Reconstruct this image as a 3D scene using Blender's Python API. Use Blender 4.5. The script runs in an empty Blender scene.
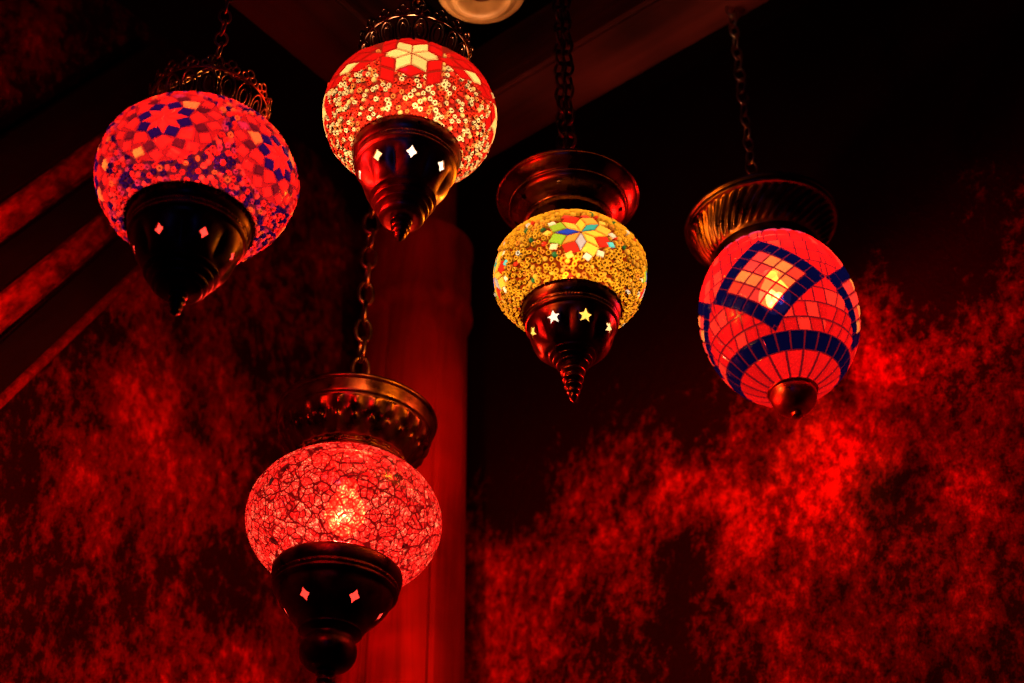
import bpy, bmesh, math, random
import numpy as np
from mathutils import Vector, Matrix

random.seed(7)
rng = np.random.default_rng(11)
PI = math.pi
C = bpy.context.scene.collection
sc = bpy.context.scene

# ------------------------------------------------------------------ camera
F_PX = 1500.0
PITCH = math.radians(36.5)
CAM = Vector((0, 0, 1.3))
cp, sp = math.cos(PITCH), math.sin(PITCH)

def at(px, py, d):
    """point seen at pixel px, py at depth d in front of the camera"""
    u = (px - 512) / F_PX
    v = (341.5 - py) / F_PX
    return CAM + Vector((d * u, d * (cp - v * sp), d * (sp + v * cp)))

cam_d = bpy.data.cameras.new('camera')
cam = bpy.data.objects.new('camera', cam_d)
C.objects.link(cam)
cam.location = CAM
cam.rotation_euler = (PI / 2 + PITCH, 0, 0)
cam_d.sensor_width = 36
cam_d.lens = 36 * F_PX / 1024
cam_d.clip_start = 0.02
cam_d.dof.use_dof = True
cam_d.dof.focus_distance = 1.48
cam_d.dof.aperture_fstop = 5.0
sc.camera = cam

# ------------------------------------------------------------------ node helpers
def new_mat(name):
    m = bpy.data.materials.new(name)
    m.use_nodes = True
    nt = m.node_tree
    nt.nodes.clear()
    out = nt.nodes.new('ShaderNodeOutputMaterial')
    return m, nt, out

def N(nt, kind, **kw):
    n = nt.nodes.new(kind)
    for k, v in kw.items():
        if hasattr(n, k) and k not in n.inputs:
            setattr(n, k, v)
        else:
            n.inputs[k].default_value = v
    return n

def ramp(nt, stops, src):
    r = nt.nodes.new('ShaderNodeValToRGB')
    e = r.color_ramp.elements
    while len(e) < len(stops):
        e.new(0.5)
    for k, (p, c) in enumerate(stops):
        e[k].position = p
        e[k].color = c if len(c) == 4 else (*c, 1)
    nt.links.new(src, r.inputs[0])
    return r

def metal(name, col, rough=0.34, dark=(0.02, 0.006, 0.003), patina=0.5, scale=1.0):
    m, nt, out = new_mat(name)
    L = nt.links.new
    b = N(nt, 'ShaderNodeBsdfPrincipled')
    b.inputs['Metallic'].default_value = 1.0
    tc = N(nt, 'ShaderNodeTexCoord')
    n1 = N(nt, 'ShaderNodeTexNoise', Scale=45.0 * scale, Detail=6.0)
    n2 = N(nt, 'ShaderNodeTexNoise', Scale=260.0 * scale, Detail=3.0)
    L(tc.outputs['Object'], n1.inputs['Vector']); L(tc.outputs['Object'], n2.inputs['Vector'])
    r = ramp(nt, [(0.30, dark), (0.30 + patina * 0.6, col)], n1.outputs[0])
    L(r.outputs[0], b.inputs['Base Color'])
    rr = ramp(nt, [(0.3, (rough * 0.75,) * 3), (0.7, (rough * 1.4,) * 3)], n1.outputs[0])
    L(rr.outputs[0], b.inputs['Roughness'])
    bp = N(nt, 'ShaderNodeBump', Strength=0.12, Distance=0.0008)
    L(n2.outputs[0], bp.inputs['Height']); L(bp.outputs[0], b.inputs['Normal'])
    L(b.outputs[0], out.inputs[0])
    return m

M_BRONZE = metal('aged_bronze', (0.42, 0.15, 0.06), 0.30)
M_COPPER = metal('polished_copper', (0.21, 0.08, 0.03), 0.25, dark=(0.06, 0.017, 0.008))
M_DARK = metal('blackened_bronze', (0.17, 0.055, 0.025), 0.36, dark=(0.012, 0.004, 0.003))
M_CHAIN = metal('chain_metal', (0.55, 0.27, 0.13), 0.33, dark=(0.10, 0.04, 0.02))
M_TAN = metal('tan_brass', (0.52, 0.18, 0.035), 0.55, dark=(0.36, 0.11, 0.02))
M_TAN.node_tree.nodes['Principled BSDF'].inputs['Metallic'].default_value = 0.3

M_REDCAP = metal('red_lacquered_metal', (0.95, 0.10, 0.06), 0.34, dark=(0.5, 0.03, 0.02))
M_BROWN = metal('brown_copper', (0.48, 0.19, 0.085), 0.36, dark=(0.15, 0.05, 0.025))
M_MID = metal('dull_bronze', (0.20, 0.08, 0.032), 0.30, dark=(0.03, 0.01, 0.005))
def glass_attr(name, k_trans, k_clear, gloss=0.10, rough=0.18):
    """lamp glass: colour and clearness come from the piece each bead or tile is made of"""
    m, nt, out = new_mat(name)
    L = nt.links.new
    a = N(nt, 'ShaderNodeAttribute', attribute_name='Col')
    tr = N(nt, 'ShaderNodeAttribute', attribute_name='Clear')
    def scaled(k):
        v = N(nt, 'ShaderNodeVectorMath', operation='SCALE')
        v.inputs['Scale'].default_value = k
        L(a.outputs['Color'], v.inputs[0])
        return v.outputs[0]
    t = N(nt, 'ShaderNodeBsdfTranslucent'); L(scaled(k_trans), t.inputs[0])
    c = N(nt, 'ShaderNodeBsdfTransparent'); L(scaled(k_clear), c.inputs[0])
    mx = N(nt, 'ShaderNodeMixShader')
    L(tr.outputs['Fac'], mx.inputs[0]); L(t.outputs[0], mx.inputs[1]); L(c.outputs[0], mx.inputs[2])
    g = N(nt, 'ShaderNodeBsdfGlossy', Roughness=rough)
    lw = N(nt, 'ShaderNodeLayerWeight', Blend=0.35)
    mu = N(nt, 'ShaderNodeMath', operation='MULTIPLY'); mu.inputs[1].default_value = gloss * 3
    L(lw.outputs['Fresnel'], mu.inputs[0])
    geo = N(nt, 'ShaderNodeNewGeometry')
    inv = N(nt, 'ShaderNodeMath', operation='SUBTRACT'); inv.inputs[0].default_value = 1.0; L(geo.outputs['Backfacing'], inv.inputs[1])
    mu0 = mu
    mu = N(nt, 'ShaderNodeMath', operation='MULTIPLY'); L(mu0.outputs[0], mu.inputs[0]); L(inv.outputs[0], mu.inputs[1])
    m2 = N(nt, 'ShaderNodeMixShader')
    L(mu.outputs[0], m2.inputs[0]); L(mx.outputs[0], m2.inputs[1]); L(g.outputs[0], m2.inputs[2])
    L(m2.outputs[0], out.inputs[0])
    return m

def glass_crackle(name):
    m, nt, out = new_mat(name)
    L = nt.links.new
    tc = N(nt, 'ShaderNodeTexCoord')
    nz = N(nt, 'ShaderNodeTexNoise', Scale=38.0, Detail=3.0)
    L(tc.outputs['Object'], nz.inputs['Vector'])
    mm = N(nt, 'ShaderNodeMix', data_type='VECTOR')
    mm.inputs['Factor'].default_value = 0.012
    L(tc.outputs['Object'], mm.inputs[4]); L(nz.outputs[1], mm.inputs[5])
    def vor(scale, feature):
        v = N(nt, 'ShaderNodeTexVoronoi', feature=feature, Scale=scale)
        L(mm.outputs[1], v.inputs['Vector'])
        return v
    e1 = vor(120.0, 'DISTANCE_TO_EDGE'); e2 = vor(60.0, 'DISTANCE_TO_EDGE')
    cell = vor(120.0, 'F1')
    g1 = ramp(nt, [(0.02, (0, 0, 0)), (0.10, (1, 1, 1))], e1.outputs['Distance'])
    g2 = ramp(nt, [(0.022, (0, 0, 0)), (0.06, (1, 1, 1))], e2.outputs['Distance'])
    gm = N(nt, 'ShaderNodeMix', data_type='RGBA', blend_type='MULTIPLY'); gm.inputs[0].default_value = 1
    L(g1.outputs[0], gm.inputs[6]); L(g2.outputs[0], gm.inputs[7])
    sep = N(nt, 'ShaderNodeSeparateColor'); L(cell.outputs['Color'], sep.inputs[0])
    shade = ramp(nt, [(0.0, (0.030, 0.001, 0.001)), (0.03, (0.03, 0.001, 0.001)), (0.05, (0.75, 0.005, 0.004)), (0.6, (0.95, 0.012, 0.008)), (1.0, (1.0, 0.035, 0.02))], sep.outputs[0])
    fine = N(nt, 'ShaderNodeTexNoise', Scale=420.0, Detail=2.0)
    L(tc.outputs['Object'], fine.inputs['Vector'])
    fr = ramp(nt, [(0.35, (0.55, 0.5, 0.5)), (0.55, (1, 1, 1)), (0.64, (1.15, 7.0, 5.0))], fine.outputs[0])
    c1 = N(nt, 'ShaderNodeMix', data_type='RGBA', blend_type='MULTIPLY'); c1.inputs[0].default_value = 1
    L(shade.outputs[0], c1.inputs[6]); L(fr.outputs[0], c1.inputs[7])
    col = N(nt, 'ShaderNodeMix', data_type='RGBA', blend_type='MIX')
    L(gm.outputs[2], col.inputs[0]); col.inputs[6].default_value = (0.09, 0.001, 0.001, 1); L(c1.outputs[2], col.inputs[7])
    def sc_(k):
        v = N(nt, 'ShaderNodeVectorMath', operation='SCALE'); v.inputs['Scale'].default_value = k
        L(col.outputs[2], v.inputs[0]); return v.outputs[0]
    bp = N(nt, 'ShaderNodeBump', Strength=0.6, Distance=0.0015)
    L(gm.outputs[2], bp.inputs['Height'])
    t = N(nt, 'ShaderNodeBsdfTranslucent'); L(sc_(K5T), t.inputs[0])
    c = N(nt, 'ShaderNodeBsdfTransparent'); L(sc_(0.95), c.inputs[0])
    mx = N(nt, 'ShaderNodeMixShader'); mx.inputs[0].default_value = 0.5
    L(t.outputs[0], mx.inputs[1]); L(c.outputs[0], mx.inputs[2])
    g = N(nt, 'ShaderNodeBsdfGlossy', Roughness=0.2); L(bp.outputs[0], g.inputs['Normal'])
    m2 = N(nt, 'ShaderNodeMixShader')
    geo = N(nt, 'ShaderNodeNewGeometry')
    inv = N(nt, 'ShaderNodeMath', operation='MULTIPLY_ADD'); L(geo.outputs['Backfacing'], inv.inputs[0]); inv.inputs[1].default_value = -0.05; inv.inputs[2].default_value = 0.05
    L(inv.outputs[0], m2.inputs[0])
    L(mx.outputs[0], m2.inputs[1]); L(g.outputs[0], m2.inputs[2])
    L(m2.outputs[0], out.inputs[0])
    return m

def glass_plain(name, col):
    m, nt, out = new_mat(name)
    t = N(nt, 'ShaderNodeBsdfTranslucent'); t.inputs[0].default_value = (*col, 1)
    nt.links.new(t.outputs[0], out.inputs[0])
    return m

def bulb_mat(name, col, strength):
    m, nt, out = new_mat(name)
    e = N(nt, 'ShaderNodeEmission', Strength=strength); e.inputs[0].default_value = (*col, 1)
    t = N(nt, 'ShaderNodeBsdfTransparent')
    a = N(nt, 'ShaderNodeAddShader')
    nt.links.new(e.outputs[0], a.inputs[0]); nt.links.new(t.outputs[0], a.inputs[1])
    nt.links.new(a.outputs[0], out.inputs[0])
    return m

def plaster(name, seed, stretch=(1, 1, 0.72), lo=0.42, hi=0.66, bright=(0.80, 0.022, 0.012), streak_rot=0.0, top=None, shift=(0, 0)):
    """old red limewash, worn through to black in patches"""
    m, nt, out = new_mat(name)
    L = nt.links.new
    tc = N(nt, 'ShaderNodeTexCoord')
    mp = N(nt, 'ShaderNodeMapping')
    mp.inputs['Location'].default_value = (seed + shift[0], seed * 0.7, shift[1])
    mp.inputs['Rotation'].default_value = (0, streak_rot, 0)
    mp.inputs['Scale'].default_value = stretch
    L(tc.outputs['Object'], mp.inputs[0])
    def noise(s, d, r=0.6, dist=0.0):
        n = N(nt, 'ShaderNodeTexNoise', Scale=s, Detail=d, Roughness=r, Distortion=dist)
        L(mp.outputs[0], n.inputs['Vector']); return n.outputs[0]
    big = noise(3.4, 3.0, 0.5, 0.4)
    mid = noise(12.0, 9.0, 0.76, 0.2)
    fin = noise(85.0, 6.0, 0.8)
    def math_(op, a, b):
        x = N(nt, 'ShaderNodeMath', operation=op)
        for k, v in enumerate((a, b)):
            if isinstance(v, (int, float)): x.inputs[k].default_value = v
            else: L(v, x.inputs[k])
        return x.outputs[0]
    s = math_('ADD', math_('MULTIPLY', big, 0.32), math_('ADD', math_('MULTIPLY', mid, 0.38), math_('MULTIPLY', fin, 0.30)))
    if top is not None:      # unlit upper wall painted in: the red is darkened above a ragged line
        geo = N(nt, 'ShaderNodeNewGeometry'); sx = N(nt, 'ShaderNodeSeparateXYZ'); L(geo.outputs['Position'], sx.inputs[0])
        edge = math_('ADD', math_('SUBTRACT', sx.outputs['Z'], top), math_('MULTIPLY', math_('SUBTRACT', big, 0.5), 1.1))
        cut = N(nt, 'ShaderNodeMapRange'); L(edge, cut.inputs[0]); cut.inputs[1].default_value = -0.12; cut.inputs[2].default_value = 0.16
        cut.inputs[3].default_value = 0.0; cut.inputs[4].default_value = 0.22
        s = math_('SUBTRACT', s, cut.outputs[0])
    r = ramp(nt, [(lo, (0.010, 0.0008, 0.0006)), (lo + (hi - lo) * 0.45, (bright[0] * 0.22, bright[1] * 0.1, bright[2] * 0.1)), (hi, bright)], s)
    b = N(nt, 'ShaderNodeBsdfPrincipled')
    L(r.outputs[0], b.inputs['Base Color'])
    b.inputs['Roughness'].default_value = 0.62
    b.inputs['Specular IOR Level'].default_value = 0.25
    b.inputs['Specular Tint'].default_value = (1, 0.25, 0.2, 1)
    bp = N(nt, 'ShaderNodeBump', Strength=0.9, Distance=0.012)
    L(s, bp.inputs['Height']); L(bp.outputs[0], b.inputs['Normal'])
    L(b.outputs[0], out.inputs[0])
    return m

def wood(name, c1, c2, axis=2, scale=9.0, rough=0.6, bump=0.4):
    m, nt, out = new_mat(name)
    L = nt.links.new
    tc = N(nt, 'ShaderNodeTexCoord')
    mp = N(nt, 'ShaderNodeMapping')
    s = [1.0, 1.0, 1.0]; s[axis] = 0.08
    mp.inputs['Scale'].default_value = s
    L(tc.outputs['Object'], mp.inputs[0])
    n = N(nt, 'ShaderNodeTexNoise', Scale=scale * 2.4, Detail=9.0, Roughness=0.68, Distortion=0.6)
    L(mp.outputs[0], n.inputs['Vector'])
    n2 = N(nt, 'ShaderNodeTexNoise', Scale=5.0, Detail=4.0); L(tc.outputs['Object'], n2.inputs['Vector'])
    a = N(nt, 'ShaderNodeMath', operation='ADD'); L(n.outputs[0], a.inputs[0]); L(n2.outputs[0], a.inputs[1])
    h = N(nt, 'ShaderNodeMath', operation='MULTIPLY'); L(a.outputs[0], h.inputs[0]); h.inputs[1].default_value = 0.5
    r = ramp(nt, [(0.38, c1), (0.62, c2)], h.outputs[0])
    b = N(nt, 'ShaderNodeBsdfPrincipled', Roughness=rough)
    b.inputs['Specular IOR Level'].default_value = 0.25
    b.inputs['Specular Tint'].default_value = (1, 0.3, 0.2, 1)
    L(r.outputs[0], b.inputs['Base Color'])
    bp = N(nt, 'ShaderNodeBump', Strength=bump, Distance=0.006); L(n.outputs[0], bp.inputs['Height']); L(bp.outputs[0], b.inputs['Normal'])
    L(b.outputs[0], out.inputs[0])
    return m

K5T = 0.090

# ------------------------------------------------------------------ mesh helpers
def mesh_obj(name, verts, faces, mat, parent=None, smooth=True, loc=None, angle=None):
    me = bpy.data.meshes.new(name)
    me.from_pydata([tuple(v) for v in verts], [], [tuple(f) for f in faces])
    me.update()
    if smooth:
        me.shade_smooth()
        if angle: me.set_sharp_from_angle(angle=math.radians(angle))
    if mat: me.materials.append(mat)
    o = bpy.data.objects.new(name, me)
    C.objects.link(o)
    if parent: o.parent = parent
    if loc is not None: o.location = loc
    return o

class MB:
    def __init__(self): self.v = []; self.f = []
    def add(self, vs, fs):
        n = len(self.v); self.v += [Vector(v) for v in vs]; self.f += [tuple(n + i for i in f) for f in fs]
    def box(self, M, sx, sy, sz):
        vs = [M @ Vector((x * sx / 2, y * sy / 2, z * sz / 2)) for x in (-1, 1) for y in (-1, 1) for z in (-1, 1)]
        self.add(vs, [(0, 1, 3, 2), (4, 6, 7, 5), (0, 4, 5, 1), (2, 3, 7, 6), (0, 2, 6, 4), (1, 5, 7, 3)])
    def tube(self, pts, r, n=8, closed=False):
        P = [Vector(p) for p in pts]; m = len(P); vs = []
        T = []
        for i in range(m):
            a = P[(i - 1) % m] if (closed or i > 0) else P[i]
            b = P[(i + 1) % m] if (closed or i < m - 1) else P[i]
            T.append((b - a).normalized())
        ref = Vector((0, 0, 1)) if abs(T[0].z) < 0.8 else Vector((1, 0, 0))
        u = T[0].cross(ref).normalized()
        for i in range(m):
            u = (u - T[i] * u.dot(T[i])).normalized()
            w = T[i].cross(u)
            rr = r[i] if isinstance(r, (list, tuple)) else r
            for k in range(n):
                a = 2 * PI * k / n
                vs.append(P[i] + (u * math.cos(a) + w * math.sin(a)) * rr)
        fs = []
        for i in range(m if closed else m - 1):
            j = (i + 1) % m
            for k in range(n):
                k2 = (k + 1) % n
                fs.append((i * n + k, i * n + k2, j * n + k2, j * n + k))
        if not closed:
            fs.append(tuple(range(n))[::-1]); fs.append(tuple((m - 1) * n + k for k in range(n)))
        self.add(vs, fs)
    def ring(self, M, rx, ry, r, n=20, m=6, bend=None):
        pts = []
        for k in range(n):
            a = 2 * PI * k / n
            pts.append(M @ Vector((rx * math.cos(a), ry * math.sin(a), 0)))
        self.tube(pts, r, m, closed=True)
    def sphere(self, c, r, n=10):
        vs = [Vector(c) + Vector((0, 0, r))]
        for i in range(1, n // 2):
            t = PI * i / (n // 2)
            for k in range(n):
                a = 2 * PI * k / n
                vs.append(Vector(c) + Vector((r * math.sin(t) * math.cos(a), r * math.sin(t) * math.sin(a), r * math.cos(t))))
        vs.append(Vector(c) - Vector((0, 0, r)))
        fs = [(0, 1 + k, 1 + (k + 1) % n) for k in range(n)]
        for i in range(n // 2 - 2):
            for k in range(n):
                a = 1 + i * n; fs.append((a + k, a + n + k, a + n + (k + 1) % n, a + (k + 1) % n))
        a = 1 + (n // 2 - 2) * n; e = len(vs) - 1
        fs += [(a + k, e, a + (k + 1) % n) for k in range(n)]
        self.add(vs, fs)
    def build(self, name, mat, parent=None, **kw):
        return mesh_obj(name, self.v, self.f, mat, parent, **kw)

def spline(rows, sub):
    """Catmull-Rom through profile rows (r, z, amp); a row ending in 'c' is a hard corner"""
    out = []
    n = len(rows)
    P = [(r[0], r[1], r[2] if len(r) > 2 and not isinstance(r[2], str) else 0.0) for r in rows]
    corner = [isinstance(r[-1], str) for r in rows]
    for i in range(n - 1):
        p1, p2 = P[i], P[i + 1]
        p0 = P[i - 1] if i > 0 and not corner[i] else tuple(2 * a - b for a, b in zip(p1, p2))
        p3 = P[i + 2] if i < n - 2 and not corner[i + 1] else tuple(2 * b - a for a, b in zip(p1, p2))
        for s in range(sub):
            t = s / sub
            out.append(tuple(0.5 * ((2 * b) + (-a + c) * t + (2 * a - 5 * b + 4 * c - d) * t * t + (-a + 3 * b - 3 * c + d) * t ** 3)
                             for a, b, c, d in zip(p0, p1, p2, p3)))
    out.append(P[-1])
    return [(max(r, 0.0), z, a) for r, z, a in out]

def lathe(rows, thick=0.0015, seg=192, wave=None, sub=4, open_end=True):
    """turned sheet metal of thickness thick; wave(amp, phi, z) is the radial relief. open_end: rows end on a hole, else on a closed tip"""
    pr = spline(rows, sub)
    vs, fs = [], []
    inner = []
    for (r, z, a) in pr: inner.append((max(r - thick, 0.0), z, min(a, 0.0)))
    rings = []
    def add_ring(r, z, a):
        s = len(vs)
        if r < 1e-5:
            vs.append((0, 0, z)); rings.append((s, 1)); return
        for k in range(seg):
            ph = 2 * PI * k / seg
            rr = r + (wave(a, ph, z) if (wave and a) else 0.0)
            vs.append((rr * math.cos(ph), rr * math.sin(ph), z))
        rings.append((s, seg))
    for (r, z, a) in pr: add_ring(r, z, a)
    if open_end:
        for (r, z, a) in inner[::-1]: add_ring(max(r, 0.0004), z, a)
    else:
        if pr[-1][0] > 1e-5: add_ring(0, pr[-1][1], 0)
        zt = pr[-1][1]
        ins = [q for q in inner if q[0] > 0.004]
        r0, z0, _ = ins[-1]
        add_ring(0, z0 + 0.0005, 0)
        for (r, z, a) in ins[::-1]: add_ring(r, z, a)
    m = len(rings)
    for i in range(m):
        (a, na), (b, nb) = rings[i], rings[(i + 1) % m]
        if na == 1 and nb == 1: continue
        for k in range(seg):
            k2 = (k + 1) % seg
            if na == 1: fs.append((a, b + k2, b + k))
            elif nb == 1: fs.append((a + k, a + k2, b))
            else: fs.append((a + k, a + k2, b + k2, b + k))
    return vs, fs, pr

def radius_at(pr, z):
    for (r1, z1, _), (r2, z2, _) in zip(pr, pr[1:]):
        if (z1 - z) * (z2 - z) <= 0 and z1 != z2:
            t = (z - z1) / (z2 - z1)
            return r1 + (r2 - r1) * t, (r2 - r1) / (z2 - z1)
    return pr[-1][0], 0

def poly_diamond(w, h): 
    # four-pointed concave star: a diamond with pulled-in sides
    pts = []
    for k in range(8):
        a = PI / 2 + k * PI / 4
        q = 1.0 if k % 2 == 0 else 0.60
        pts.append((w * q * math.cos(a), h * q * math.sin(a)))
    return pts
def poly_star(r):
    return [((r if k % 2 == 0 else r * 0.46) * math.cos(PI / 2 + k * PI / 5), (r if k % 2 == 0 else r * 0.46) * math.sin(PI / 2 + k * PI / 5)) for k in range(10)]

def frame_at(pr, z, ph, out=0.0):
    r, s = radius_at(pr, z)
    rad = Vector((math.cos(ph), math.sin(ph), 0)); tan = Vector((-math.sin(ph), math.cos(ph), 0))
    up = (Vector((0, 0, 1)) + rad * s).normalized()
    nrm = tan.cross(up).normalized()
    p = rad * r + Vector((0, 0, z)) + nrm * out
    return p, tan, up, nrm

def cut_holes(o, pr, holes):
    """holes: list of (polygon, z, phi); punched right through the sheet"""
    if not holes: return
    mb = MB()
    for poly, z, ph in holes:
        p, t, u, n = frame_at(pr, z, ph)
        k = len(poly)
        vs = [p + t * a + u * b + n * 0.008 for a, b in poly] + [p + t * a + u * b - n * 0.008 for a, b in poly]
        fs = [tuple(range(k)), tuple(range(2 * k - 1, k - 1, -1))] + [(i, k + i, k + (i + 1) % k, (i + 1) % k) for i in range(k)]
        mb.add(vs, fs)
    cut = mb.build('cutter', None, smooth=False)
    for ob in (o, cut):
        bm = bmesh.new(); bm.from_mesh(ob.data); bmesh.ops.recalc_face_normals(bm, faces=bm.faces); bm.to_mesh(ob.data); bm.free()
    md = o.modifiers.new('holes', 'BOOLEAN'); md.operation = 'DIFFERENCE'; md.object = cut; md.solver = 'EXACT'
    mat0 = o.matrix_world.copy(); par = o.parent; loc = o.location.copy()
    o.parent = None; o.location = (0, 0, 0)
    bpy.context.view_layer.update()
    dg = bpy.context.evaluated_depsgraph_get()
    me = bpy.data.meshes.new_from_object(o.evaluated_get(dg))
    o.modifiers.remove(md)
    old = o.data; o.data = me; me.name = old.name
    bpy.data.meshes.remove(old); bpy.data.objects.remove(cut)
    o.parent = par; o.location = loc
    me.shade_smooth(); me.set_sharp_from_angle(angle=math.radians(38))

def tag(o, label=None, cat=None, group=None, kind=None):
    if label: o['label'] = label
    if cat: o['category'] = cat
    if group: o['group'] = group
    if kind: o['kind'] = kind
    return o

# ------------------------------------------------------------------ globe glass
class Globe:
    """dense grid over an oval glass body: t runs from the top opening to the bottom one, phi around"""
    def __init__(s, a, b, t0, t1, nu, nv, egg=0.0):
        s.a, s.b, s.nu, s.nv, s.egg = a, b, nu, nv, egg
        s.t = np.linspace(t0, t1, nv)
        s.ph = np.arange(nu) * 2 * PI / nu
        s.T, s.P = np.meshgrid(s.t, s.ph, indexing='ij')
        s.n = np.stack([np.sin(s.T) * np.cos(s.P), np.sin(s.T) * np.sin(s.P), np.cos(s.T)], -1)
        s.pos = s.n * np.array([a, a, b])
        nn = s.n / np.array([a, a, b]); s.nrm = nn / np.linalg.norm(nn, axis=-1, keepdims=True)
        s.col = np.zeros((nv, nu, 3)); s.clear = np.zeros((nv, nu)); s.h = np.zeros((nv, nu))
    def base(s, col, clear): s.col[:] = col; s.clear[:] = clear
    def window(s, t, ph, rt):
        """index window around (t, ph) reaching rt (metres)"""
        dt = rt / math.hypot(s.a * math.cos(t), s.b * math.sin(t)) * 1.05
        dp = rt / (s.a * max(math.sin(t), 0.2)) * 1.1
        i0 = np.searchsorted(s.t, t - dt); i1 = np.searchsorted(s.t, t + dt)
        j0 = int((ph - dp) / (2 * PI) * s.nu); j1 = int((ph + dp) / (2 * PI) * s.nu) + 2
        return np.arange(max(i0, 0), min(i1, s.nv)), np.arange(j0, j1) % s.nu
    def beads(s, d, palette, mask=None, fill=0.78, high=0.9, tries=60000):
        """small glass seed rings glued on at random; palette: (weight, colour, clear, is_ring)"""
        pts = np.zeros((0, 3)); keep = []
        w = np.array([p[0] for p in palette], float); w /= w.sum()
        t0, t1 = s.t[0], s.t[-1]
        cell = {}
        q = d * fill
        for _ in range(tries):
            z = rng.uniform(math.cos(t1), math.cos(t0)); t = math.acos(z); ph = rng.uniform(0, 2 * PI)
            p = (s.a * math.sin(t) * math.cos(ph), s.a * math.sin(t) * math.sin(ph), s.b * math.cos(t))
            k = (int(p[0] // q), int(p[1] // q), int(p[2] // q))
            bad = False
            for dx in (-1, 0, 1):
                for dy in (-1, 0, 1):
                    for dz in (-1, 0, 1):
                        for o in cell.get((k[0] + dx, k[1] + dy, k[2] + dz), ()):
                            if (o[0] - p[0]) ** 2 + (o[1] - p[1]) ** 2 + (o[2] - p[2]) ** 2 < q * q: bad = True; break
                        if bad: break
                    if bad: break
                if bad: break
            if bad: continue
            if mask is not None and not mask(t, ph): continue
            cell.setdefault(k, []).append(p); keep.append((t, ph, p))
        for (t, ph, p) in keep:
            R = d * 0.5 * rng.uniform(0.85, 1.12)
            kx = rng.uniform(0.75, 1.0); ang = rng.uniform(0, PI)
            ii, jj = s.window(t, ph, R * 1.25)
            if len(ii) == 0 or len(jj) == 0: continue
            ix = np.ix_(ii, jj)
            D = s.pos[ix] - np.array(p)
            tu = np.array([-math.sin(ph), math.cos(ph), 0]); nn = s.nrm[ii[len(ii) // 2], jj[len(jj) // 2]]
            tv = np.cross(nn, tu)
            U, V = D @ tu, D @ tv
            x = (U * math.cos(ang) + V * math.sin(ang)) / kx; y = -U * math.sin(ang) + V * math.cos(ang)
            rr = np.sqrt(x * x + y * y) / R
            _, c, cl, isring = palette[rng.choice(len(palette), p=w)]
            c = np.array(c) * rng.uniform(0.75, 1.15)
            if isring:
                hh = 1 - ((rr - 0.66) / 0.37) ** 2
            else:
                hh = 1 - rr ** 2
            hh = np.sqrt(np.clip(hh, 0, 1)) * R * high
            m = hh > s.h[ix] + 1e-6
            sub = s.h[ix]; sub[m] = hh[m]; s.h[ix] = sub
            sub = s.col[ix]; sub[m] = c; s.col[ix] = sub
            sub = s.clear[ix]; sub[m] = cl; s.clear[ix] = sub
            if isring:      # what shows through the eye of the seed: the grout
                m = rr < 0.33
                sub = s.col[ix]; sub[m] = s.grout; s.col[ix] = sub
                sub = s.h[ix]; sub[m] = R * 0.1; s.h[ix] = sub
    def motif(s, t, ph):
        """azimuthal coordinates (u right, v up) around a point of the glass"""
        c = np.array([math.sin(t) * math.cos(ph), math.sin(t) * math.sin(ph), math.cos(t)])
        e = np.array([-math.sin(ph), math.cos(ph), 0]); up = np.cross(c, e)
        d = s.n @ c; th = np.arccos(np.clip(d, -1, 1))
        x, y = s.n @ e, s.n @ up
        k = th / np.maximum(np.sqrt(x * x + y * y), 1e-9)
        return x * k, y * k, th
    def tile(s, uv, poly, col, clear=0.3, grout=0.010, h=0.0012, edge=0.012, gcol=None):
        U, V, th = uv
        R = max(math.hypot(*p) for p in poly) + 0.05
        m = th < R
        if not m.any(): return
        u, v = U[m], V[m]
        A = sum(poly[i][0] * poly[(i + 1) % len(poly)][1] - poly[(i + 1) % len(poly)][0] * poly[i][1] for i in range(len(poly)))
        sg = 1 if A > 0 else -1
        dist = np.full(u.shape, 9.0)
        for i in range(len(poly)):
            (x1, y1), (x2, y2) = poly[i], poly[(i + 1) % len(poly)]
            L = math.hypot(x2 - x1, y2 - y1) or 1e-9
            dist = np.minimum(dist, sg * ((x2 - x1) * (v - y1) - (y2 - y1) * (u - x1)) / L)
        ins = dist > 0
        g = ins & (dist < grout * 0.5)
        body = ins & ~g
        idx = np.argwhere(m)
        gi = idx[g]; s.col[gi[:, 0], gi[:, 1]] = s.grout if gcol is None else gcol; s.clear[gi[:, 0], gi[:, 1]] = 0.05; s.h[gi[:, 0], gi[:, 1]] = 0.0002
        bi = idx[body]
        s.col[bi[:, 0], bi[:, 1]] = np.array(col) * rng.uniform(0.86, 1.1)
        s.clear[bi[:, 0], bi[:, 1]] = clear
        s.h[bi[:, 0], bi[:, 1]] = h * np.clip((dist[body] - grout * 0.5) / edge, 0.15, 1)
    def build(s, name, mat, parent):
        P = s.pos + s.nrm * s.h[..., None]
        v = P.reshape(-1, 3)
        i = np.arange(s.nv - 1)[:, None]; j = np.arange(s.nu)[None, :]; j2 = (j + 1) % s.nu
        f = np.stack([i * s.nu + j, (i + 1) * s.nu + j, (i + 1) * s.nu + j2, i * s.nu + j2 + 0 * j], -1).reshape(-1, 4)
        me = bpy.data.meshes.new(name)
        me.vertices.add(len(v)); me.vertices.foreach_set('co', v.astype(np.float32).ravel())
        me.loops.add(f.size); me.loops.foreach_set('vertex_index', f.astype(np.int32).ravel())
        me.polygons.add(len(f)); me.polygons.foreach_set('loop_start', np.arange(len(f), dtype=np.int32) * 4)
        me.update(calc_edges=True)
        me.shade_smooth()
        ca = me.attributes.new('Col', 'FLOAT_COLOR', 'POINT')
        ca.data.foreach_set('color', np.concatenate([s.col.reshape(-1, 3), np.ones((len(v), 1))], 1).astype(np.float32).ravel())
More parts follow.
